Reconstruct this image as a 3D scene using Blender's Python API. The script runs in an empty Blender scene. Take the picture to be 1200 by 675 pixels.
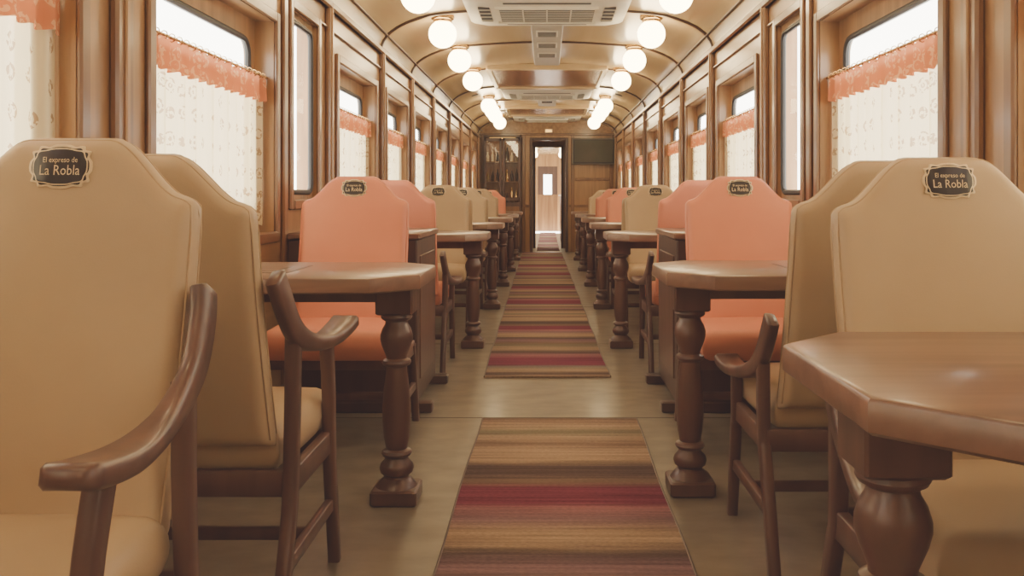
import bpy, bmesh, math, random
from mathutils import Vector, Matrix
random.seed(4)
scene = bpy.context.scene
pi = math.pi

# ------------------------------------------------------------------ materials
def lin(c):
    def f(v):
        v = v/255.0
        return v/12.92 if v <= 0.04045 else ((v+0.055)/1.055)**2.4
    return (f(c[0]), f(c[1]), f(c[2]), 1.0)

def base_mat(name):
    m = bpy.data.materials.new(name); m.use_nodes = True
    nt = m.node_tree
    for n in list(nt.nodes): nt.nodes.remove(n)
    out = nt.nodes.new('ShaderNodeOutputMaterial')
    return m, nt, out

def principled(nt, out, rough=0.5, metal=0.0, coat=0.0, spec=0.5):
    b = nt.nodes.new('ShaderNodeBsdfPrincipled')
    b.inputs['Roughness'].default_value = rough
    b.inputs['Metallic'].default_value = metal
    b.inputs['Coat Weight'].default_value = coat
    b.inputs['Coat Roughness'].default_value = 0.15
    b.inputs['Specular IOR Level'].default_value = spec
    nt.links.new(b.outputs[0], out.inputs[0])
    return b

def noise_mat(name, c1, c2, scale=(1,1,1), nscale=5, rough=0.5, metal=0.0, coat=0.0,
              detail=6, bump=0.0, bumpscale=None, lo=0.3, hi=0.7, spec=0.5, dist=0.0):
    m, nt, out = base_mat(name)
    b = principled(nt, out, rough, metal, coat, spec)
    tc = nt.nodes.new('ShaderNodeTexCoord')
    mp = nt.nodes.new('ShaderNodeMapping'); mp.inputs['Scale'].default_value = scale
    nt.links.new(tc.outputs['Object'], mp.inputs[0])
    no = nt.nodes.new('ShaderNodeTexNoise'); no.inputs['Scale'].default_value = nscale
    no.inputs['Detail'].default_value = detail
    no.inputs['Distortion'].default_value = dist
    nt.links.new(mp.outputs[0], no.inputs['Vector'])
    cr = nt.nodes.new('ShaderNodeValToRGB')
    cr.color_ramp.elements[0].position = lo; cr.color_ramp.elements[0].color = lin(c1)
    cr.color_ramp.elements[1].position = hi; cr.color_ramp.elements[1].color = lin(c2)
    nt.links.new(no.outputs['Fac'], cr.inputs[0])
    nt.links.new(cr.outputs[0], b.inputs['Base Color'])
    if bump > 0:
        n2 = nt.nodes.new('ShaderNodeTexNoise'); n2.inputs['Scale'].default_value = bumpscale or nscale
        n2.inputs['Detail'].default_value = 3
        nt.links.new(tc.outputs['Object'] if bumpscale else mp.outputs[0], n2.inputs['Vector'])
        bp = nt.nodes.new('ShaderNodeBump'); bp.inputs['Strength'].default_value = bump
        bp.inputs['Distance'].default_value = 0.002
        nt.links.new(n2.outputs['Fac'], bp.inputs['Height'])
        nt.links.new(bp.outputs[0], b.inputs['Normal'])
    return m

def wood(name, c1, c2, axis='z', rough=0.3, coat=0.3, n=9):
    s = {'x': (.12, 1.6, 1.6), 'y': (1.6, .12, 1.6), 'z': (1.6, 1.6, .12)}[axis]
    return noise_mat(name, c1, c2, scale=s, nscale=n, rough=rough, coat=coat, detail=8, bump=.05, dist=.4)

M = {}
M['leather_tan'] = noise_mat('leather_tan', (180,156,124), (190,167,134), nscale=3, rough=.42, bump=.10, bumpscale=260, spec=.4)
M['leather_orange'] = noise_mat('leather_orange', (212,132,102), (220,144,113), nscale=3, rough=.42, bump=.10, bumpscale=260, spec=.4)
M['wood_chair'] = wood('wood_chair', (80,55,46), (110,79,66), 'z', .38, .2)
M['wood_table'] = wood('wood_table', (104,76,60), (134,101,81), 'x', .32, .3, 12)
M['wood_leg'] = wood('wood_leg', (80,55,45), (108,77,63), 'z', .36, .25)
M['wood_dark'] = wood('wood_dark', (68,48,41), (90,66,54), 'z', .4, .1)
M['wood_wall'] = wood('wood_wall', (140,106,69), (176,136,91), 'z', .33, .3, 11)
M['wood_wall_h'] = wood('wood_wall_h', (140,106,69), (176,136,91), 'y', .33, .3, 11)
M['wood_trim'] = wood('wood_trim', (110,78,51), (142,105,70), 'z', .28, .35)
M['wood_trim_h'] = wood('wood_trim_h', (110,78,51), (142,105,70), 'y', .28, .35)
M['wood_roof'] = wood('wood_roof', (124,82,54), (152,104,70), 'x', .22, .5)
M['ceiling'] = wood('ceiling_veneer', (198,172,126), (214,190,144), 'y', .25, .5, 3)
M['rib'] = noise_mat('rib_brown', (70,48,34), (82,58,42), nscale=8, rough=.3)
M['brass'] = noise_mat('brass', (190,155,100), (205,172,118), nscale=20, rough=.25, metal=1.0)
M['black'] = noise_mat('black_rubber', (24,22,24), (32,30,30), nscale=20, rough=.5)
M['plastic'] = noise_mat('ac_plastic', (204,198,178), (212,206,188), nscale=5, rough=.4)
M['grey'] = noise_mat('grey_duct', (164,156,138), (174,166,148), nscale=5, rough=.4)
M['darkvent'] = noise_mat('vent_dark', (50,48,50), (64,62,62), nscale=9, rough=.6)
M['plate_cream'] = noise_mat('plaque_cream', (215,195,158), (230,212,176), nscale=60, rough=.35)
M['plate_black'] = noise_mat('plaque_black', (28,22,24), (38,30,30), nscale=60, rough=.35)
M['screen'] = noise_mat('tv_screen', (76,80,68), (92,94,80), nscale=3, rough=.12)
M['tv_frame'] = noise_mat('tv_frame', (130,124,110), (140,134,118), nscale=3, rough=.3)
M['bottle'] = noise_mat('bottle_glass', (90,80,60), (170,140,90), nscale=30, rough=.1)

def emit(name, col, st):
    m, nt, out = base_mat(name)
    e = nt.nodes.new('ShaderNodeEmission'); e.inputs[0].default_value = lin(col); e.inputs[1].default_value = st
    nt.links.new(e.outputs[0], out.inputs[0]); return m
M['globe'] = emit('lamp_globe', (255,226,172), 15.0)
M['exit'] = emit('sign_light', (255,190,90), 2.5)

m, nt, out = base_mat('window_glass')
t = nt.nodes.new('ShaderNodeBsdfTransparent'); g = nt.nodes.new('ShaderNodeBsdfGlossy'); g.inputs['Roughness'].default_value=.02
mx = nt.nodes.new('ShaderNodeMixShader'); mx.inputs[0].default_value=.05
nt.links.new(t.outputs[0], mx.inputs[1]); nt.links.new(g.outputs[0], mx.inputs[2]); nt.links.new(mx.outputs[0], out.inputs[0])
M['glass'] = m

def mth(nt, op, a, b=None, clamp=False):
    n = nt.nodes.new('ShaderNodeMath'); n.operation = op; n.use_clamp = clamp
    for i, v in enumerate((a, b)):
        if v is None: continue
        if isinstance(v, (int, float)): n.inputs[i].default_value = v
        else: nt.links.new(v, n.inputs[i])
    return n.outputs[0]

def cloth(name, dark, light, pattern=True, transp=.1, tl=.6, amt=.9):
    m, nt, out = base_mat(name)
    tc = nt.nodes.new('ShaderNodeTexCoord')
    sp = nt.nodes.new('ShaderNodeSeparateXYZ'); nt.links.new(tc.outputs['Object'], sp.inputs[0])
    mp = nt.nodes.new('ShaderNodeMapping'); mp.inputs['Scale'].default_value=(0,1,1)
    nt.links.new(tc.outputs['Object'], mp.inputs[0])
    vo = nt.nodes.new('ShaderNodeTexVoronoi'); vo.inputs['Scale'].default_value = 11 if pattern else 17
    vo.inputs['Randomness'].default_value = .25 if pattern else .5
    nt.links.new(mp.outputs[0], vo.inputs['Vector'])
    no = nt.nodes.new('ShaderNodeTexNoise'); no.inputs['Scale'].default_value=70; no.inputs['Detail'].default_value=1
    nt.links.new(mp.outputs[0], no.inputs['Vector'])
    petals = mth(nt,'SINE', mth(nt,'MULTIPLY', vo.outputs['Distance'], 34 if pattern else 20))
    near = mth(nt,'LESS_THAN', vo.outputs['Distance'], .30 if pattern else .5)
    blob = mth(nt,'GREATER_THAN', no.outputs['Fac'], .47)
    pat = mth(nt,'MULTIPLY', mth(nt,'MULTIPLY', mth(nt,'GREATER_THAN', petals, -.2), near), blob)
    if pattern:
        hem = mth(nt,'LESS_THAN', sp.outputs['Z'], 1.02)
        v2 = nt.nodes.new('ShaderNodeTexVoronoi'); v2.inputs['Scale'].default_value=26; nt.links.new(mp.outputs[0], v2.inputs['Vector'])
        h2 = mth(nt,'MULTIPLY', hem, mth(nt,'MULTIPLY', mth(nt,'LESS_THAN', v2.outputs['Distance'], .36), blob))
        pat = mth(nt,'MAXIMUM', pat, h2)
    mixc = nt.nodes.new('ShaderNodeMix'); mixc.data_type='RGBA'
    nt.links.new(mth(nt,'MULTIPLY', pat, amt), mixc.inputs[0])
    mixc.inputs[6].default_value=lin(light); mixc.inputs[7].default_value=lin(dark)
    col = mixc.outputs[2]
    d = nt.nodes.new('ShaderNodeBsdfDiffuse'); tr = nt.nodes.new('ShaderNodeBsdfTranslucent'); tp = nt.nodes.new('ShaderNodeBsdfTransparent')
    nt.links.new(col, d.inputs[0]); nt.links.new(col, tr.inputs[0])
    m1 = nt.nodes.new('ShaderNodeMixShader'); m1.inputs[0].default_value=tl
    nt.links.new(d.outputs[0], m1.inputs[1]); nt.links.new(tr.outputs[0], m1.inputs[2])
    m2 = nt.nodes.new('ShaderNodeMixShader'); m2.inputs[0].default_value=transp
    nt.links.new(m1.outputs[0], m2.inputs[1]); nt.links.new(tp.outputs[0], m2.inputs[2])
    nt.links.new(m2.outputs[0], out.inputs[0])
    return m
M['curtain'] = cloth('curtain_lace', (166,128,84), (236,220,180), True, .05, .34, .75)
M['band'] = cloth('curtain_band', (236,204,164), (212,138,98), False, .0, .22, .5)

# rug stripes
def rug_mat(name, stripes, period):
    m, nt, out = base_mat(name)
    b = principled(nt, out, .95, spec=.1)
    tc = nt.nodes.new('ShaderNodeTexCoord')
    sp = nt.nodes.new('ShaderNodeSeparateXYZ'); nt.links.new(tc.outputs['Object'], sp.inputs[0])
    n0 = nt.nodes.new('ShaderNodeTexNoise'); n0.inputs['Scale'].default_value=3.0
    mpn = nt.nodes.new('ShaderNodeMapping'); mpn.inputs['Scale'].default_value=(1,6,1)
    nt.links.new(tc.outputs['Object'], mpn.inputs[0]); nt.links.new(mpn.outputs[0], n0.inputs['Vector'])
    a = nt.nodes.new('ShaderNodeMath'); a.operation='MULTIPLY_ADD'; a.inputs[1].default_value=.05
    nt.links.new(n0.outputs['Fac'], a.inputs[0]); nt.links.new(sp.outputs['Y'], a.inputs[2])
    fr = mth(nt,'FRACT', mth(nt,'DIVIDE', a.outputs[0], period))
    cr = nt.nodes.new('ShaderNodeValToRGB'); els = cr.color_ramp.elements
    while len(els) > 1: els.remove(els[-1])
    els[0].position = stripes[0][0]; els[0].color = lin(stripes[0][1])
    for p, c in stripes[1:]:
        e = els.new(p); e.color = lin(c)
    nt.links.new(fr, cr.inputs[0])
    mp = nt.nodes.new('ShaderNodeMapping'); mp.inputs['Scale'].default_value=(.8,26,1)
    nt.links.new(tc.outputs['Object'], mp.inputs[0])
    n1 = nt.nodes.new('ShaderNodeTexNoise'); n1.inputs['Scale'].default_value=2.2; n1.inputs['Detail'].default_value=6
    nt.links.new(mp.outputs[0], n1.inputs['Vector'])
    hs = nt.nodes.new('ShaderNodeMapRange'); hs.inputs[1].default_value=.3; hs.inputs[2].default_value=.7
    hs.inputs[3].default_value=.68; hs.inputs[4].default_value=1.26
    nt.links.new(n1.outputs['Fac'], hs.inputs[0])
    mp3 = nt.nodes.new('ShaderNodeMapping'); mp3.inputs['Scale'].default_value=(30,90,1)
    nt.links.new(tc.outputs['Object'], mp3.inputs[0])
    n3 = nt.nodes.new('ShaderNodeTexNoise'); n3.inputs['Scale'].default_value=2.2; nt.links.new(mp3.outputs[0], n3.inputs['Vector'])
    h3 = nt.nodes.new('ShaderNodeMapRange'); h3.inputs[1].default_value=.3; h3.inputs[2].default_value=.7
    h3.inputs[3].default_value=.82; h3.inputs[4].default_value=1.18
    nt.links.new(n3.outputs['Fac'], h3.inputs[0])
    vm = nt.nodes.new('ShaderNodeVectorMath'); vm.operation='SCALE'
    nt.links.new(cr.outputs[0], vm.inputs[0]); nt.links.new(mth(nt,'MULTIPLY',hs.outputs[0],h3.outputs[0]), vm.inputs['Scale'])
    nt.links.new(vm.outputs[0], b.inputs['Base Color'])
    bp = nt.nodes.new('ShaderNodeBump'); bp.inputs['Strength'].default_value=.6; bp.inputs['Distance'].default_value=.004
    nt.links.new(n3.outputs['Fac'], bp.inputs['Height']); nt.links.new(bp.outputs[0], b.inputs['Normal'])
    return m
TANC=(174,152,132); DK=(94,80,78); MAR=(128,64,86); MAU=(140,112,122); ORG=(162,128,110); BR=(132,111,98); GRY=(122,118,114); PNK=(160,114,122); GRN=(126,122,104)
st=[(0,TANC),(.03,DK),(.06,TANC),(.10,GRY),(.12,MAR),(.19,MAR),(.225,PNK),(.26,DK),(.30,TANC),(.35,GRN),(.38,BR),(.42,MAU),(.45,DK),(.48,TANC),(.505,TANC),
    (.54,MAU),(.57,PNK),(.59,MAR),(.64,MAR),(.66,BR),(.69,DK),(.72,DK),(.745,TANC),(.79,TANC),(.82,BR),(.85,TANC),(.88,GRN),(.91,TANC),(.95,BR),(.965,DK),(.985,MAU)]
M['rug'] = rug_mat('rug_stripes', st, 3.0)
M['floor'] = noise_mat('floor_sheet', (114,106,92), (142,132,115), scale=(1,1.6,1), nscale=6, rough=.4, coat=.1, detail=10)
M['joint'] = noise_mat('floor_joint', (70,58,50), (84,70,60), nscale=9, rough=.7)

# ------------------------------------------------------------------ mesh builder
class MB:
    def __init__(s): s.v=[]; s.f=[]; s.m=[]; s.mats=[]
    def mi(s, mat):
        if mat not in s.mats: s.mats.append(mat)
        return s.mats.index(mat)
    def add(s, vs, fs, mat):
        o=len(s.v); k=s.mi(mat)
        s.v += [tuple(v) for v in vs]
        for f in fs: s.f.append([i+o for i in f]); s.m.append(k)
    def box(s, x0,x1,y0,y1,z0,z1, mat, ch=0.0):
        if x0>x1: x0,x1=x1,x0
        if y0>y1: y0,y1=y1,y0
        if ch<=0:
            vs=[(x0,y0,z0),(x1,y0,z0),(x1,y1,z0),(x0,y1,z0),(x0,y0,z1),(x1,y0,z1),(x1,y1,z1),(x0,y1,z1)]
            s.add(vs,[(0,3,2,1),(4,5,6,7),(0,1,5,4),(1,2,6,5),(2,3,7,6),(3,0,4,7)],mat); return
        c=ch
        def ring(i,z): 
            return [(x0+i+c,y0+i,z),(x1-i-c,y0+i,z),(x1-i,y0+i+c,z),(x1-i,y1-i-c,z),(x1-i-c,y1-i,z),(x0+i+c,y1-i,z),(x0+i,y1-i-c,z),(x0+i,y0+i+c,z)]
        s.rings([ring(c,z0),ring(0,z0+c),ring(0,z1-c),ring(c,z1)],mat)
    def rings(s, rs, mat, caps=True, close=False):
        n=len(rs[0]); vs=[p for r in rs for p in r]; fs=[]
        k=len(rs)
        for i in range(k-1 if not close else k):
            a=i*n; b=((i+1)%k)*n
            for j in range(n):
                j2=(j+1)%n
                fs.append((a+j,a+j2,b+j2,b+j))
        if caps and not close:
            fs.append(tuple(range(n-1,-1,-1))); fs.append(tuple((k-1)*n+j for j in range(n)))
        s.add(vs,fs,mat)
    def lathe(s, prof, c, mat, seg=20, axis='z'):
        rs=[]
        for r,z in prof:
            ring=[]
            for j in range(seg):
                a=2*pi*j/seg; r2=max(r,1e-4)
                ring.append((c[0]+r2*math.cos(a), c[1]+r2*math.sin(a), c[2]+z))
            rs.append(ring)
        s.rings(rs,mat)
    def sweep(s, pts, wh, side, mat, ch=.25, close=False, round_=False):
        pts=[Vector(p) for p in pts]; n=len(pts); side=Vector(side).normalized(); rs=[]
        for i,p in enumerate(pts):
            if close: t=(pts[(i+1)%n]-pts[i-1])
            else: t=pts[min(i+1,n-1)]-pts[max(i-1,0)]
            t.normalize()
            nn=t.cross(side).normalized(); sd=nn.cross(t).normalized()
            w,h=wh[i] if isinstance(wh,list) else wh
            w/=2; h/=2
            if round_:
                sec=[(w*math.cos(a),h*math.sin(a)) for a in [2*pi*k/8 for k in range(8)]]
            else:
                c=min(w,h)*ch*2 if ch<.5 else min(w,h)
                sec=[(w-c,-h),(w,-h+c),(w,h-c),(w-c,h),(-w+c,h),(-w,h-c),(-w,-h+c),(-w+c,-h)]
            rs.append([p+sd*a+nn*b_ for a,b_ in sec])
        s.rings(rs,mat,close=close)
    def build(s, name, smooth=50, merge=False, recalc=True, loc=None):
        me=bpy.data.meshes.new(name); me.from_pydata(s.v,[],s.f)
        for mt in s.mats: me.materials.append(M[mt])
        me.polygons.foreach_set('material_index', s.m)
        bm=bmesh.new(); bm.from_mesh(me)
        if merge: bmesh.ops.remove_doubles(bm, verts=bm.verts, dist=2e-5)
        if recalc: bmesh.ops.recalc_face_normals(bm, faces=bm.faces)
        bm.to_mesh(me); bm.free()
        if smooth:
            me.polygons.foreach_set('use_smooth',[True]*len(me.polygons))
            me.set_sharp_from_angle(angle=math.radians(smooth))
        me.update(); return me
def place(me, name, loc=(0,0,0), rz=0):
    o=bpy.data.objects.new(name, me); scene.collection.objects.link(o)
    o.location=loc; o.rotation_euler=(0,0,rz); return o
def catmull(pts, sub=5):
    P=[pts[0]]+list(pts)+[pts[-1]]; out=[]
    for i in range(1,len(P)-2):
        for k in range(sub):
            t=k/sub; r=[]
            for a,b,c,d in zip(P[i-1],P[i],P[i+1],P[i+2]):
                r.append(.5*((2*b)+(-a+c)*t+(2*a-5*b+4*c-d)*t*t+(-a+3*b-3*c+d)*t**3))
            out.append(tuple(r))
    out.append(tuple(pts[-1])); return out
def sstep(a,b,x):
    t=min(1,max(0,(x-a)/(b-a))); return t*t*(3-2*t)

# ------------------------------------------------------------------ chair
def text_mesh(body, size):
    cu=bpy.data.curves.new('t','FONT'); cu.body=body; cu.size=size; cu.align_x='CENTER'; cu.align_y='CENTER'
    cu.resolution_u=2
    o=bpy.data.objects.new('t',cu); scene.collection.objects.link(o)
    dg=bpy.context.evaluated_depsgraph_get()
    me=bpy.data.meshes.new_from_object(o.evaluated_get(dg))
    vs=[tuple(v.co) for v in me.vertices]; fs=[tuple(p.vertices) for p in me.polygons]
    bpy.data.objects.remove(o); bpy.data.curves.remove(cu); bpy.data.meshes.remove(me)
    return vs,fs
TXT1=text_mesh('El expreso de', .0135); TXT2=text_mesh('La Robla', .025)

def chair_mesh(lea, arms='high'):
    mb=MB()
    W=.24; zb=.43
    def zt(x):
        a=abs(x); h=.987+.103*(1-sstep(.075,.215,a))
        if a>.205: h-=.035*(1-math.sqrt(max(0,1-((a-.205)/.035)**2)))
        return h
    def cy(z):
        t=(z-.45)/.64; return .035-.155*t+.02*math.sin(max(0,min(1,t))*pi)*-1
    T=.075; r=.028
    NU,NV=44,26
    us=[math.sin(pi/2*(-1+2*i/NU)) for i in range(NU+1)]
    us=[.65*u+.35*(-1+2*i/NU) for i,u in enumerate(us)]
    vs_=[.5+.5*(.75*math.sin(pi/2*(-1+2*i/NV))+.25*(-1+2*i/NV)) for i in range(NV+1)]
    for side in (1,-1):
        V=[];F=[]
        for v in vs_:
            for u in us:
                x=u*W; top=zt(x); z=zb+(top-zb)*v
                e=min(W-abs(x), z-zb, top-z); q=min(1,max(0,e/r)); p=math.sqrt(max(0,1-(1-q)**2))
                y=cy(z)+side*(T/2*p)+(side*.008*(1-u*u)*p)
                V.append((x,y,z))
        for j in range(NV):
            for i in range(NU):
                a=j*(NU+1)+i; F.append((a,a+1,a+NU+2,a+NU+1))
        mb.add(V,F,lea)
    for side in (1,-1):
        path=[(-W+.004,zb+.02+(zt(W)-zb-.05)*k/10) for k in range(11)]
        path+=[(x,zt(x)-.006) for x in [-W+.008+(2*W-.016)*k/48 for k in range(49)]]
        path+=[(W-.004,zb+.02+(zt(W)-zb-.05)*k/10) for k in range(10,-1,-1)]
        mb.sweep([(x,cy(z)+side*.022,z) for x,z in path],(.005,.005),(0,1,0),lea,round_=True)
    # seat cushion
    Wx=.262; y0,y1=.035,.485; z0,z1=.36,.475
    NU,NV=24,24
    us=[math.sin(pi/2*(-1+2*i/NU)) for i in range(NU+1)]
    for side in (1,-1):
        V=[];F=[]
        for v in us:
            for u in us:
                uu=u*math.sqrt(1-.06*v*v); vv=v*math.sqrt(1-.06*u*u)
                x=uu*Wx*(1+.03*vv); y=(y0+y1)/2+vv*(y1-y0)/2
                e=min(Wx*(1-abs(u)), (y1-y0)/2*(1-abs(v))); q=min(1,e/.04); p=math.sqrt(max(0,1-(1-q)**2))
                z=(z0+z1)/2+side*(z1-z0)/2*p+(side>0)*.018*(1-u*u)*(1-v*v)
                V.append((x,y,z))
        for j in range(NU):
            for i in range(NU):
                a=j*(NU+1)+i; F.append((a,a+1,a+NU+2,a+NU+1))
        mb.add(V,F,lea)
    wd='wood_chair'
    for sx in (-1,1):
        if arms=='high':
            AP=[(.266,-.055,.828),(.274,-.03,.775),(.281,.025,.704),(.286,.11,.660),(.292,.21,.638),(.298,.31,.636),(.303,.41,.648),(.305,.47,.660)]
            ft,rt=.635,.69
        else:
            AP=[(.266,-.005,.68),(.272,.015,.63),(.277,.05,.575),(.282,.12,.525),(.288,.21,.496),(.294,.30,.484),(.300,.38,.488),(.302,.425,.50)]
            ft,rt=.48,.56
        if arms!='none':
            arm=catmull([(sx*a,b_,c_) for a,b_,c_ in AP],6)
            n=len(arm); wh=[]
            for i in range(n):
                t=i/(n-1)
                w=.028+.048*sstep(.3,.85,t); h=.07-.038*sstep(.1,.7,t)
                if i==n-1: w*=.6; h*=.5
                if i==n-2: w*=.86; h*=.85
                if i==0: h*=.6; w*=.8
                wh.append((w,h))
            mb.sweep(arm,wh,(1,0,0),wd,ch=.2)
        else: ft,rt=.36,.36
        fl=catmull([(sx*.282,.335+.03*(ft<.6),ft),(sx*.279,.375,max(.34,ft-.15)-.001),(sx*.278,.39,.30),(sx*.277,.42,.15),(sx*.277,.45,0)],4)
        mb.sweep(fl,[(.03,.044-.012*i/(len(fl)-1)) for i in range(len(fl))],(1,0,0),wd,ch=.14)
        rl=catmull([(sx*.276,.055,rt),(sx*.275,.05,max(.34,rt-.2)-.001),(sx*.275,.03,.30),(sx*.275,-.02,.16),(sx*.275,-.07,0)],4)
        mb.sweep(rl,[(.03,.046-.012*i/(len(rl)-1)) for i in range(len(rl))],(1,0,0),wd,ch=.14)
        mb.sweep([(sx*.272,.035,.345),(sx*.272,.395,.345)],(.026,.06),(1,0,0),wd,ch=.12)
        mb.sweep([(sx*.275,-.01,.17),(sx*.275,.42,.17)],(.022,.035),(1,0,0),wd,ch=.15)
    mb.sweep([(-.27,.39,.345),(.27,.39,.345)],(.026,.06),(0,1,0),wd,ch=.12)
    mb.sweep([(-.27,.04,.345),(.27,.04,.345)],(.026,.06),(0,1,0),wd,ch=.12)
    mb.sweep([(-.275,.2,.17),(.275,.2,.17)],(.022,.03),(0,1,0),wd,ch=.15)
    # plaque
    zc=1.037
    def fy(z): return cy(z)+T/2+.008
    def plate(rx,rz,off,mat,lobes,sc):
        pts=[]
        for k in range(96):
            a=2*pi*k/96; c_,s_=math.cos(a),math.sin(a)
            e=.58; x=rx*math.copysign(abs(c_)**e,c_); z=rz*math.copysign(abs(s_)**e,s_)
            f=1+sc*math.cos(lobes*a)
            pts.append((x*f,z*f))
        r0=[(x,fy(zc+z)-.004,zc+z) for x,z in pts]; r1=[(x,fy(zc+z)+off-.001,zc+z) for x,z in pts]; r2=[(x*.97,fy(zc+z)+off,zc+z*.97) for x,z in pts]
        mb.rings([r0,r1,r2],mat)
    plate(.055,.037,.003,'plate_cream',12,.055)
    plate(.0515,.0335,.0036,'plate_black',12,.04)
    plate(.0495,.0318,.0042,'plate_cream',8,.03)
    plate(.0475,.0298,.0048,'plate_black',8,.03)
    for (tv,tf),dz in ((TXT1,.0115),(TXT2,-.007)):
        mb.add([(-x*.86,fy(zc+dz+y)+.0058,zc+dz+y) for x,y,_ in tv],tf,'plate_cream')
    return mb.build('dining_chair_'+lea, 50, merge=True)
CH={(c,a):chair_mesh('leather_'+{'tan':'tan','org':'orange'}[c],a) for c in ('tan','org') for a in ('high','low','none') if (c,a)!=('org','high')}
def chair(x,Tp,toward,c,arms='low',sz=1.0,sx=1.0):
    if toward: o=place(CH[c,arms],'dining_chair',(x,Tp-.12,0),pi)
    else: o=place(CH[c,arms],'dining_chair',(x,Tp+.12,0),0)
    o.scale=(sx,1,sz)
CX=.86
chair(-CX,1.64,True,'tan','high',1.015,.965); chair(-CX,1.89,False,'tan','high')
chair(CX,1.97,True,'tan','low',.996);  chair(CX,2.25,False,'tan','low')
for s in (-1,1):
    chair(s*CX,4.05,True,'org','none'); chair(s*CX,4.97,False,'org')
cols={-1:['tan','tan','tan','org'],1:['tan','org','org','tan']}
for k in range(4):
    for s in (-1,1):
        chair(s*CX,7.15+2.0*k,True,cols[s][k]); chair(s*CX,7.40+2.0*k,False,cols[s][k])

# ------------------------------------------------------------------ table (aisle edge at local x=0, runs to +x)
def table_mesh():
    mb=MB(); L=.80; D=.325; c=.13
    def outline(i):
        return [(0+i,-D+c+i*.4),(c+i*.4,-D+i),(L,-D+i),(L,D-i),(c+i*.4,D-i),(0+i,D-c-i*.4)]
    rs=[]
    for i,z in ((.006,.712),(.0,.717),(0,.752),(.003,.757),(.009,.76)):
        rs.append([(x,y,z) for x,y in outline(i)])
    mb.rings(rs,'wood_table')
    mb.box(.42,.66,-.15,.15,.7595,.7610,'wood_dark'); mb.box(.43,.65,-.14,.14,.7600,.7614,'wood_table')
    mb.box(.47,.61,-.08,.08,.7605,.7618,'wood_dark'); mb.box(.48,.60,-.07,.07,.7608,.7621,'wood_table')
    lx=.105
    mb.box(lx,L,-.035,.035,.655,.713,'wood_leg',.003)
    mb.box(lx-.06,lx+.06,-.06,.06,.615,.7125,'wood_leg',.005)
    prof=[(.04,.618),(.050,.612),(.052,.604),(.048,.597),(.036,.590),(.038,.58),(.047,.565),(.053,.545),(.053,.53),(.048,.51),(.040,.49),(.034,.475),
          (.034,.468),(.046,.462),(.048,.455),(.044,.447),(.034,.441),(.035,.42),(.042,.37),(.046,.31),(.046,.26),(.042,.21),(.036,.18),(.034,.172),
          (.046,.166),(.050,.158),(.046,.15),(.036,.145),(.040,.135),(.052,.122),(.056,.108),(.052,.094),(.040,.084),(.042,.078),(.052,.070),(.062,.058),(.068,.05),(.068,.045)]
    mb.lathe(prof,(lx,0,0),'wood_leg',28)
    mb.box(lx-.075,lx+.075,-.075,.075,0,.05,'wood_leg',.006)
    mb.box(L-.04,L,-.25,.25,.60,.713,'wood_leg',.004)
    return mb.build('dining_table',32)
TB=table_mesh()
def table(s,y,ax=.385): place(TB,'dining_table',(s*ax,y,0),0 if s>0 else pi)
table(1,1.27); table(-1,2.95,.39); table(1,3.04,.38)
for k in range(5):
    for s in (-1,1): table(s,5.95+(0 if k==0 else .05)+2.0*k)

# ------------------------------------------------------------------ cabinets between the orange chairs
for s in (-1,1):
    mb=MB(); x0=.60; x1=1.20
    mb.box(s*x0,s*x1,4.14,4.82,.04,.80,'wood_dark',.006)
    mb.box(s*(x0-.015),s*x1,4.125,4.835,.80,.83,'wood_table',.006)
    mb.box(s*(x0-.07),s*x1,4.13,4.20,0,.05,'wood_dark',.006)
    mb.box(s*(x0-.07),s*x1,4.76,4.83,0,.05,'wood_dark',.006)
    mb.box(s*(x0-.006),s*(x0+.01),4.22,4.74,.14,.72,'wood_leg',.003)
    place(mb.build('low_cabinet',40),'low_cabinet')

# ------------------------------------------------------------------ room
XW=1.22; WT=.105; Y0=-2.2; Y1=16.1; ZC=2.08
wins=[(-1.9,-.75),(-.45,.7),(1.12,2.32),(2.76,4.0),(5.2,6.35),(6.78,7.78),(8.2,9.25),(9.75,10.8),(11.3,12.3),(12.85,13.85),(14.4,15.3)]
narrow=(4.26,4.74)
WZ0,WZ1=.84,1.78
NZ0,NZ1=.98,1.90
prof=[(1.22,2.08),(1.20,2.14),(1.16,2.195),(1.10,2.24),(1.03,2.275),(.95,2.305),(.87,2.328),(.75,2.345),(.6,2.358),(.4,2.372),(.2,2.38),(0,2.382)]
full=[(x,z) for x,z in prof]+[(-x,z) for x,z in prof[::-1][1:]]

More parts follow.
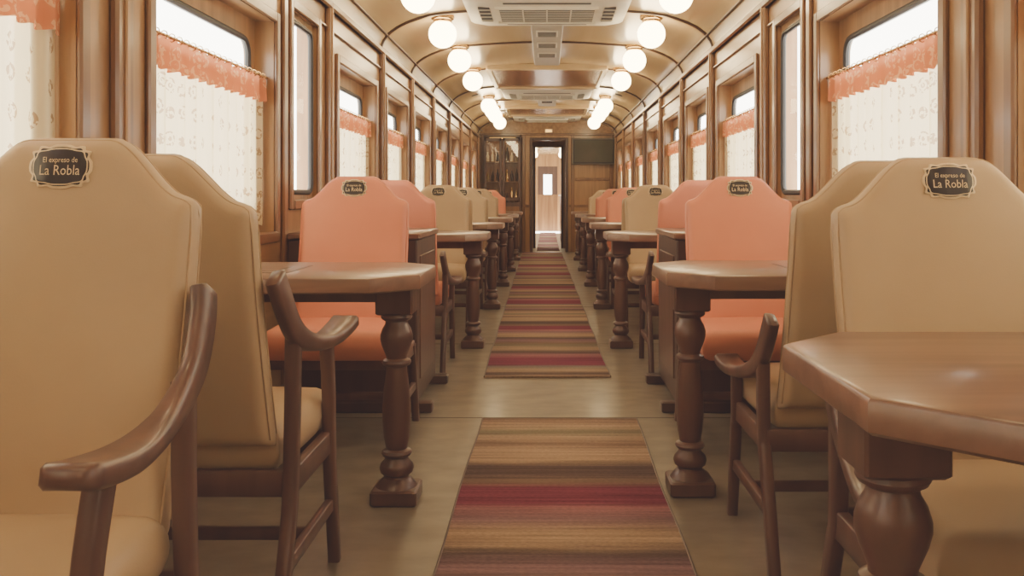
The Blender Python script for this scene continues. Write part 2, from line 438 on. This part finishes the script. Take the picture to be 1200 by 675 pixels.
for s,nm in ((-1,'wall_left'),(1,'wall_right')):
    mb=MB(); a,b=s*XW,s*(XW+WT)
    allw=sorted(wins+[narrow])
    mb.box(a,b,Y0,Y1,0,WZ0,'wood_wall_h')
    mb.box(a,b,Y0,Y1,NZ1,ZC+.02,'wood_wall_h')
    y=Y0
    for w in allw:
        mb.box(a,b,y,w[0],WZ0,NZ1,'wood_wall'); y=w[1]
        if w==narrow: mb.box(a,b,w[0],w[1],WZ0,NZ0,'wood_wall')
        else: mb.box(a,b,w[0],w[1],WZ1,NZ1,'wood_wall_h')
    mb.box(a,b,y,Y1,WZ0,NZ1,'wood_wall')
    place(mb.build(nm,0),nm)
    mb=MB()
    edges=[Y0]+[v for w in allw for v in w]+[Y1]
    for i in range(0,len(edges),2):
        p0,p1=edges[i],edges[i+1]; wd=p1-p0; c=(p0+p1)/2
        i0=s*XW
        if wd>.38:
            mb.box(i0,i0-s*.028,c-.05,c+.05,.0,2.07,'wood_trim',.008)
            mb.box(i0,i0-s*.036,c-.012,c+.012,.0,2.07,'wood_wall',.004)
        else:
            mb.box(i0,i0-s*.02,c-.03,c+.03,.0,2.07,'wood_trim',.006)
    mb.box(s*XW,s*(XW-.035),Y0,Y1,2.035,2.085,'wood_trim_h',.012)
    mb.box(s*XW,s*(XW-.016),Y0,Y1,1.925,1.94,'wood_trim_h',.004)
    place(mb.build('trim',40),'trim_%d'%(1 if s<0 else 2))
    mb=MB(); mb.box(s*XW,s*(XW-.018),Y0,Y1,0,.1,'wood_trim_h',.006)
    place(mb.build('bb',40),'baseboard_left' if s<0 else 'baseboard_right')

# windows
def rrect(y0,y1,z0,z1,r,n=6):
    pts=[]
    for cy_,cz_,a0 in ((y1-r,z1-r,0),(y0+r,z1-r,pi/2),(y0+r,z0+r,pi),(y1-r,z0+r,1.5*pi)):
        for k in range(n+1):
            a=a0+k*pi/2/n; pts.append((cy_+r*math.cos(a),cz_+r*math.sin(a)))
    return pts
def window(s,y0,y1,z0,z1,gm,r,depth,idx):
    mb=MB()
    t=.045; X=s*XW; X2=s*(XW-.018)
    mb.box(X,X2,y0-t,y0+.004,z0-t,z1+t,'wood_trim',.006); mb.box(X,X2,y1-.004,y1+t,z0-t,z1+t,'wood_trim',.006)
    mb.box(X,X2,y0,y1,z1-.004,z1+t,'wood_trim_h',.006); mb.box(X,s*(XW-.025),y0,y1,z0-t,z0+.004,'wood_trim_h',.006)
    gy0,gy1,gz0,gz1=y0+gm,y1-gm,z0+gm*.8,z1-gm
    inner=rrect(gy0,gy1,gz0,gz1,r); n=len(inner)
    q=[(y1,z1),(y0,z1),(y0,z0),(y1,z0)]; outer=[]
    for k in range(n): outer.append(q[k//(n//4)])
    XX=s*(XW+depth)
    rs=[[(XX,y,z) for y,z in outer],[(XX,y,z) for y,z in inner],[(XX+s*.015,y,z) for y,z in inner],[(XX+s*.015,y,z) for y,z in outer]]
    vs=[p for ring in rs for p in ring]; fs=[]
    for i in range(3):
        for j in range(n): fs.append((i*n+j,i*n+(j+1)%n,(i+1)*n+(j+1)%n,(i+1)*n+j))
    mb.add(vs,fs,'wood_wall')
    mb.sweep([(XX-s*.003,y,z) for y,z in inner],(.026,.026),(1,0,0),'black',ch=.3,close=True)
    g=[(XX+s*.006,y,z) for y,z in inner]
    mb.add(g,[tuple(range(n))],'glass')
    place(mb.build('window',40),'window_%d'%idx)
idx=1
def curtain(s,y0,y1):
    mb=MB(); X=s*(XW+.042); N=int((y1-y0)/.008)
    ztop,zbot=1.515,.875; k=random.random()*6
    rows=[0,.05,.12,.3,.5,.7,.85,1.0]
    V=[];F=[]
    def wob(y,a): return a*(math.sin(y*75+k)+.5*math.sin(y*43+2*k)+.3*math.sin(y*121+k*3))
    for v in rows:
        z=ztop-.02+(zbot-ztop+.02)*v
        for i in range(N+1):
            y=y0+(y1-y0)*i/N
            V.append((X-s*wob(y,.007*(1-.35*v)),y,z+(.004*math.sin(y*60) if v==1 else 0)))
    for j in range(len(rows)-1):
        for i in range(N):
            a=j*(N+1)+i; F.append((a,a+1,a+N+2,a+N+1))
    mb.add(V,F,'curtain')
    V=[];F=[]
    br=[(1.525,.4),(1.51,1),(1.47,1.1),(1.43,1.3),(1.415,1.35)]
    for z,am in br:
        for i in range(N+1):
            y=y0+(y1-y0)*i/N
            V.append((X-s*(.014+wob(y,.007*am)),y,z+(.007*math.sin(y*70) if z>1.52 else (.004*math.sin(y*75+k) if z<1.42 else 0))))
    for j in range(len(br)-1):
        for i in range(N):
            a=j*(N+1)+i; F.append((a,a+1,a+N+2,a+N+1))
    mb.add(V,F,'band')
    mb.sweep([(X-s*.012,y0-.012,1.527),(X-s*.012,y1+.012,1.527)],(.012,.012),(1,0,0),'brass',round_=True)
    for i in range(int((y1-y0)/.06)):
        y=y0+.03+i*.06
        c=[(X-s*.012+.012*math.cos(a),y,1.527+.014*math.sin(a)) for a in [2*pi*q/8 for q in range(8)]]
        mb.sweep(c,(.004,.004),(0,1,0),'brass',close=True,round_=True)
    place(mb.build('curtain',60,recalc=False),'curtain')
for s in (-1,1):
    for w in wins:
        window(s,w[0],w[1],WZ0,WZ1,.10,.07,.085,idx); idx+=1
        curtain(s,w[0]+.014,w[1]-.014)
    window(s,narrow[0],narrow[1],NZ0,NZ1,.05,.05,.02,idx); idx+=1

# floor
mb=MB(); mb.box(-XW-.14,XW+.14,Y0-.1,24.2,-.08,0,'floor'); place(mb.build('floor',0),'floor')
mb=MB()
for y in (-.02,2.01,4.045,6.07,8.1,10.1,12.1,14.1): mb.box(-XW,XW,y-.004,y+.004,-.001,.0008,'joint')
place(mb.build('trim',0),'trim_6')
# ceiling shell
mb=MB()
V=[];F=[]; n=len(full)
for y in (Y0,Y1+.06):
    V+=[(x,y,z) for x,z in full]; V+=[(x*1.02+(.12 if x>1.1 else -.12 if x<-1.1 else 0),y,z+.06) for x,z in full]
for j in range(n-1):
    F.append((j,j+1,2*n+j+1,2*n+j)); F.append((n+j,n+j+1,3*n+j+1,3*n+j))
    F.append((j,j+1,n+j+1,n+j)); F.append((2*n+j,2*n+j+1,3*n+j+1,3*n+j))
F.append((0,n,3*n,2*n)); F.append((n-1,2*n-1,4*n-1,3*n-1))
mb.add(V,F,'ceiling'); place(mb.build('ceiling',40),'ceiling')
mb=MB()
ribs=[-.6,.91,2.54,4.13,4.97,6.55,7.99,9.5,11.05,12.58,14.12,15.6]
dense=catmull([(x,0,z) for x,z in full],3)
for y in ribs:
    mb.sweep([(x*.995,y,z-.006) for x,_,z in dense],(.03,.02),(0,1,0),'rib',ch=.25)
for x,z in ((1.165,2.175),(-1.165,2.175)):
    mb.sweep([(x,Y0,z),(x,Y1,z)],(.018,.014),(1,0,0),'rib',ch=.3)
place(mb.build('trim',40),'trim_3')

# ceiling lamps
mb=MB(); R=.105; pr=[]
for k in range(15):
    a=-pi/2+pi*k/14*.86; pr.append((R*math.cos(a),R*math.sin(a)))
mb.lathe(pr,(0,0,0),'globe',24)
mb.lathe([(.062,.085),(.070,.092),(.072,.105),(.085,.112),(.088,.122),(.082,.15)],(0,0,0),'brass',24)
LM=mb.build('ceiling_lamp',50)
for y in (-1.0,.3,1.6,2.9,4.2,5.42,6.7,8.0,9.42,12.0,12.75,13.5,14.8):
    for s in (-1,1): place(LM,'ceiling_lamp',(s*.78,y,2.212))
mb=MB(); mb.lathe([(.05,-.0),(.048,-.008),(.02,-.012),(.0,-.012)],(0,0,0),'darkvent',16)
VM=mb.build('ceiling_speaker',50)
for y in (6.1,7.4,8.7,10.3,11.6):
    for s in (-1,1):
        o=place(VM,'ceiling_speaker',(s*.93,y,2.312)); o.rotation_euler=(0,s*.28,0)

# AC units
def ac():
    mb=MB(); W=.58; L=.52; c=.10
    def oct_(i,z): return [(-W+c+i,-L+i,z),(W-c-i,-L+i,z),(W-i,-L+c+i,z),(W-i,L-c-i,z),(W-c-i,L-i,z),(-W+c+i,L-i,z),(-W+i,L-c-i,z),(-W+i,-L+c+i,z)]
    mb.rings([oct_(0,.06),oct_(0,.02),oct_(.03,0),oct_(.16,-.012)],'plastic')
    mb.box(-.34,.34,-.24,.24,-.018,-.008,'darkvent')
    for k in range(11):
        y=-.24+.48*k/10; mb.box(-.34,.34,y-.0035,y+.0035,-.021,-.014,'plastic')
    for x in (-.34,-.17,0,.17,.34): mb.box(x-.005,x+.005,-.25,.25,-.022,-.014,'plastic')
    mb.box(-.36,.36,-.27,-.245,-.03,-.008,'plastic'); mb.box(-.36,.36,.245,.27,-.03,-.008,'plastic')
    for s in (-1,1):
        mb.box(s*.40,s*.48,-.24,.24,-.016,-.008,'darkvent')
        for k in range(4):
            y=-.18+.36*k/3; mb.box(s*.395,s*.485,y-.005,y+.005,-.020,-.01,'plastic')
    for y in (-.36,.36): mb.box(-.3,.3,y-.02,y+.02,-.013,-.006,'darkvent')
    return mb.build('air_conditioner',35)
AC=ac()
for y in (6.45,11.75,15.4): place(AC,'air_conditioner',(0,y,2.32))
for i,(y0,y1) in enumerate(((7.02,9.15),(3.2,5.9),(12.3,13.3))):
    mb=MB(); mb.box(-.13,.13,y0,y1,2.335,2.385,'grey',.01)
    k=y0+.2
    while k<y1-.3:
        mb.box(-.09,.09,k,k+.26,2.328,2.337,'plastic',.003)
        for q in range(5): mb.box(-.075,.075,k+.04+q*.045,k+.055+q*.045,2.325,2.33,'darkvent')
        k+=.55
    place(mb.build('duct_cover',35),'duct_cover')
for y0,y1 in ((9.35,11.0),(13.5,14.75),(.3,2.4)):
    mb=MB(); mb.box(-.60,.60,y0,y1,2.335,2.385,'wood_roof',.004)
    for a in (y0,y1): mb.box(-.63,.63,a-.04,a+.04,2.315,2.385,'ceiling',.01)
    for a in (-.61,.61): mb.box(a-.03,a+.03,y0,y1,2.32,2.385,'ceiling',.01)
    place(mb.build('roof_panel',35),'roof_panel')

# ------------------------------------------------------------------ end walls
def endwall(nm,y0,y1,door):
    mb=MB()
    if door:
        a,b,h=door
        mb.box(-XW,a,y0,y1,0,ZC,'wood_wall'); mb.box(b,XW,y0,y1,0,ZC,'wood_wall'); mb.box(a,b,y0,y1,h,ZC,'wood_wall_h')
    else: mb.box(-XW,XW,y0,y1,0,ZC,'wood_wall')
    r=[(x,z) for x,z in full]
    mb.rings([[(x,y0,z) for x,z in r],[(x,y1,z) for x,z in r]],'wood_wall_h')
    place(mb.build(nm,0),nm)
DA,DB,DH=-.26,.33,2.0
endwall('wall_end',Y1,Y1+.06,(DA,DB,DH)); endwall('wall_rear',Y0-.06,Y0,None)
mb=MB()
mb.box(DA-.05,DA,Y1-.03,Y1,0,DH+.05,'wood_dark',.006); mb.box(DB,DB+.05,Y1-.03,Y1,0,DH+.05,'wood_dark',.006)
mb.box(DA,DB,Y1-.03,Y1,DH,DH+.05,'wood_dark',.006)
place(mb.build('trim',40),'trim_5')
mb=MB()
LX=-.375; LY=Y1+.08
mb.box(LX,LX+.035,LY,LY+.08,.02,DH-.03,'wood_dark',.005); mb.box(LX,LX+.035,LY+.47,LY+.55,.02,DH-.03,'wood_dark',.005)
mb.box(LX,LX+.035,LY+.08,LY+.47,.02,.95,'wood_dark'); mb.box(LX,LX+.035,LY+.08,LY+.47,1.82,DH-.03,'wood_dark')
mb.box(LX+.015,LX+.02,LY+.08,LY+.47,.95,1.82,'glass')
mb.sweep([(LX+.03,LY+.51,1.0),(LX+.07,LY+.51,1.0),(LX+.07,LY+.43,1.0)],(.015,.015),(0,0,1),'brass',round_=True)
place(mb.build('door',40),'door_1')
mb=MB()
for x in (-1.15,-.42,.46,1.15): mb.box(x-.03,x+.03,Y1-.025,Y1,0,2.1,'wood_trim',.006)
mb.box(.5,1.12,Y1-.02,Y1,1.28,1.33,'wood_trim_h',.004); mb.box(-XW,DA-.06,Y1-.02,Y1,.80,.85,'wood_trim_h',.004); mb.box(DB+.06,XW,Y1-.02,Y1,.80,.85,'wood_trim_h',.004)
mb.box(-XW,XW,Y1-.03,Y1,2.09,2.13,'wood_trim_h',.008)
place(mb.build('trim',40),'trim_4')
# display cabinet
mb=MB(); x0,x1=-1.12,-.46; ya,yb=Y1-.30,Y1-.026
mb.box(x0,x1,ya,yb,0,.90,'wood_dark',.006)
mb.box(x0,x1,yb-.02,yb,.9,2.06,'wood_trim'); mb.box(x0,x0+.03,ya,yb,.9,2.06,'wood_dark'); mb.box(x1-.03,x1,ya,yb,.9,2.06,'wood_dark')
mb.box(x0,x1,ya,yb,2.04,2.08,'wood_dark',.006)
xm=(x0+x1)/2
for a,b in ((x0,xm),(xm,x1)):
    mb.box(a+.005,a+.05,ya-.02,ya,.92,2.03,'wood_dark',.004); mb.box(b-.05,b-.005,ya-.02,ya,.92,2.03,'wood_dark',.004)
    mb.box(a+.01,b-.01,ya-.02,ya,.92,.98,'wood_dark',.004); mb.box(a+.01,b-.01,ya-.02,ya,1.97,2.03,'wood_dark',.004)
    mb.box(a+.05,b-.05,ya-.012,ya-.008,.98,1.97,'glass')
    mb.box(a+.03,b-.03,ya-.015,ya,.12,.82,'wood_trim',.004)
for z in (1.25,1.6):
    mb.box(x0+.03,x1-.03,ya+.02,yb,z,z+.015,'wood_trim')
for z in (.9,1.265,1.615):
    for k in range(7):
        h=random.uniform(.16,.27)
        mb.lathe([(.025,0),(.028,.01),(.028,h*.6),(.012,h*.78),(.011,h)],(x0+.07+k*.085,ya+.12+random.uniform(-.03,.04),z),random.choice(['bottle','plate_cream','plate_black','brass']),10)
mb.box(x0+.1,x1-.1,ya+.08,ya+.12,2.02,2.04,'exit')
place(mb.build('display_cabinet',40),'display_cabinet')
# TV
mb=MB(); mb.box(-.385,.385,-.03,.03,-.235,.235,'tv_frame',.01); mb.box(-.365,.365,-.032,-.026,-.215,.215,'black'); mb.box(-.345,.345,-.036,-.028,-.19,.20,'screen')
mb.box(-.05,.05,.03,.12,-.06,.06,'black')
o=place(mb.build('television',40),'television',(.83,Y1-.13,1.80)); o.rotation_euler=(.10,0,0)
mb=MB(); mb.box(-.07,.07,-.02,.02,-.035,.035,'plastic',.005); mb.box(-.055,.055,-.024,-.018,-.022,.022,'exit')
place(mb.build('exit_sign',40),'exit_sign',(.03,Y1-.052,2.17))

# next car seen through the open doorway: gangway, second doorway, saloon with its own windows
G=17.3; CE=25.5
for s,nm,xa in ((-1,'wall_gangway_left',-.42),(1,'wall_gangway_right',.48)):
    mb=MB(); mb.box(xa,xa+s*.06,Y1+.06,G,0,2.2,'wood_dark'); place(mb.build(nm,0),nm)
mb=MB(); mb.box(-1.0,-.22,G,G+.06,0,2.2,'wood_wall'); mb.box(.27,1.0,G,G+.06,0,2.2,'wood_wall'); mb.box(-.22,.27,G,G+.06,1.94,2.2,'wood_wall')
mb.box(-.26,-.22,G-.02,G,0,1.97,'wood_dark'); mb.box(.27,.31,G-.02,G,0,1.97,'wood_dark')
place(mb.build('wall_next_car',0),'wall_next_car')
for s,nm in ((-1,'wall_next_left'),(1,'wall_next_right')):
    mb=MB(); a,b=s*1.0,s*1.06
    mb.box(a,b,G,CE,0,.85,'wood_wall_h'); mb.box(a,b,G,CE,1.75,2.2,'wood_wall_h')
    y=G
    for w0 in (18.0,19.8,21.6,23.4):
        mb.box(a,b,y,w0,.85,1.75,'wood_wall'); y=w0+1.2
        mb.box(s*1.03,s*1.035,w0,w0+1.2,.85,1.75,'glass')
        mb.box(a,s*.97,w0-.05,w0,.80,1.80,'wood_trim'); mb.box(a,s*.97,w0+1.2,w0+1.25,.80,1.80,'wood_trim')
    mb.box(a,b,y,CE,.85,1.75,'wood_wall')
    place(mb.build(nm,0),nm)
mb=MB(); mb.box(-1.06,1.06,Y1+.06,CE,2.2,2.26,'ceiling'); place(mb.build('ceiling_next_car',0),'ceiling_next_car')
mb=MB(); mb.box(-1.0,-.26,CE,CE+.06,0,2.2,'wood_wall'); mb.box(.3,1.0,CE,CE+.06,0,2.2,'wood_wall'); mb.box(-.26,.3,CE,CE+.06,1.85,2.2,'wood_wall')
mb.box(-.26,.3,CE+.02,CE+.05,0,1.05,'wood_trim'); mb.box(-.26,-.10,CE+.02,CE+.05,1.05,1.85,'wood_dark'); mb.box(.14,.3,CE+.02,CE+.05,1.05,1.85,'wood_dark'); mb.box(-.1,.14,CE+.02,CE+.05,1.62,1.85,'wood_dark')
mb.box(-.1,.14,CE+.03,CE+.035,1.05,1.62,'glass')
place(mb.build('wall_next_end',0),'wall_next_end')
for y in (18.2,19.9,21.6,23.3):
    for s in (-1,1):
        o=place(LM,'ceiling_lamp',(s*.35+.03,y,2.08)); o.scale=(.8,.8,.8)
mb=MB()
mb.box(.30,.95,19.5,21.0,0,1.0,'wood_leg',.01); mb.box(.27,.97,19.45,21.05,1.0,1.04,'plastic',.005)
place(mb.build('bar_counter',40),'bar_counter')

# rugs
def rug(y0,y1,xa,xb,name='rug',w=.70):
    mb=MB(); N=int((y1-y0)/.06); L=y1-y0; rs=[]
    for i in range(N+1):
        y=i*L/N; z=.011+.0012*math.sin(y*9)
        e=.003*math.sin(y*5+1)
        rs.append([(-w/2+e,y,.0010),(-w/2+e,y,z-.004),(-w/2+e+.006,y,z),(w/2+e-.006,y,z),(w/2+e,y,z-.004),(w/2+e,y,.0010)])
    mb.rings(rs,'rug')
    for sx in (-1,1): mb.sweep([(sx*(w/2-.002)+.003*math.sin(i*L/N*5+1),i*L/N,.008+.0012*math.sin(i*L/N*9)) for i in range(N+1)],(.008,.010),(1,0,0),'wood_dark',round_=True)
    o=place(mb.build(name,40),name,((xa),y0,0)); o.rotation_euler=(0,0,-math.atan2(xb-xa,y1-y0)); return o
rug(1.15,3.99,.038,.055,w=.69); rug(4.93,15.75,0.0,-.09); rug(16.3,24.5,.02,.02,w=.42)

# ------------------------------------------------------------------ light
w=bpy.data.worlds.new('world'); scene.world=w; w.use_nodes=True
bg=w.node_tree.nodes['Background']; bg.inputs[0].default_value=(1.0,.94,.80,1); bg.inputs[1].default_value=9.0

cam=bpy.data.cameras.new('camera'); co=bpy.data.objects.new('camera',cam); scene.collection.objects.link(co)
co.location=(0,0,1.0); co.rotation_euler=(pi/2,0,0)
cam.sensor_width=36; cam.lens=1050/1200*36; cam.shift_x=-41/1200; cam.shift_y=-107.5/1200
cam.clip_start=.05
scene.camera=co
vs=scene.view_settings
vs.view_transform='AgX'
vs.look='None'
vs.exposure=0.32
vs.use_curve_mapping=True
vs.curve_mapping.black_level=(-.019,-.0145,-.0150)
vs.curve_mapping.update()
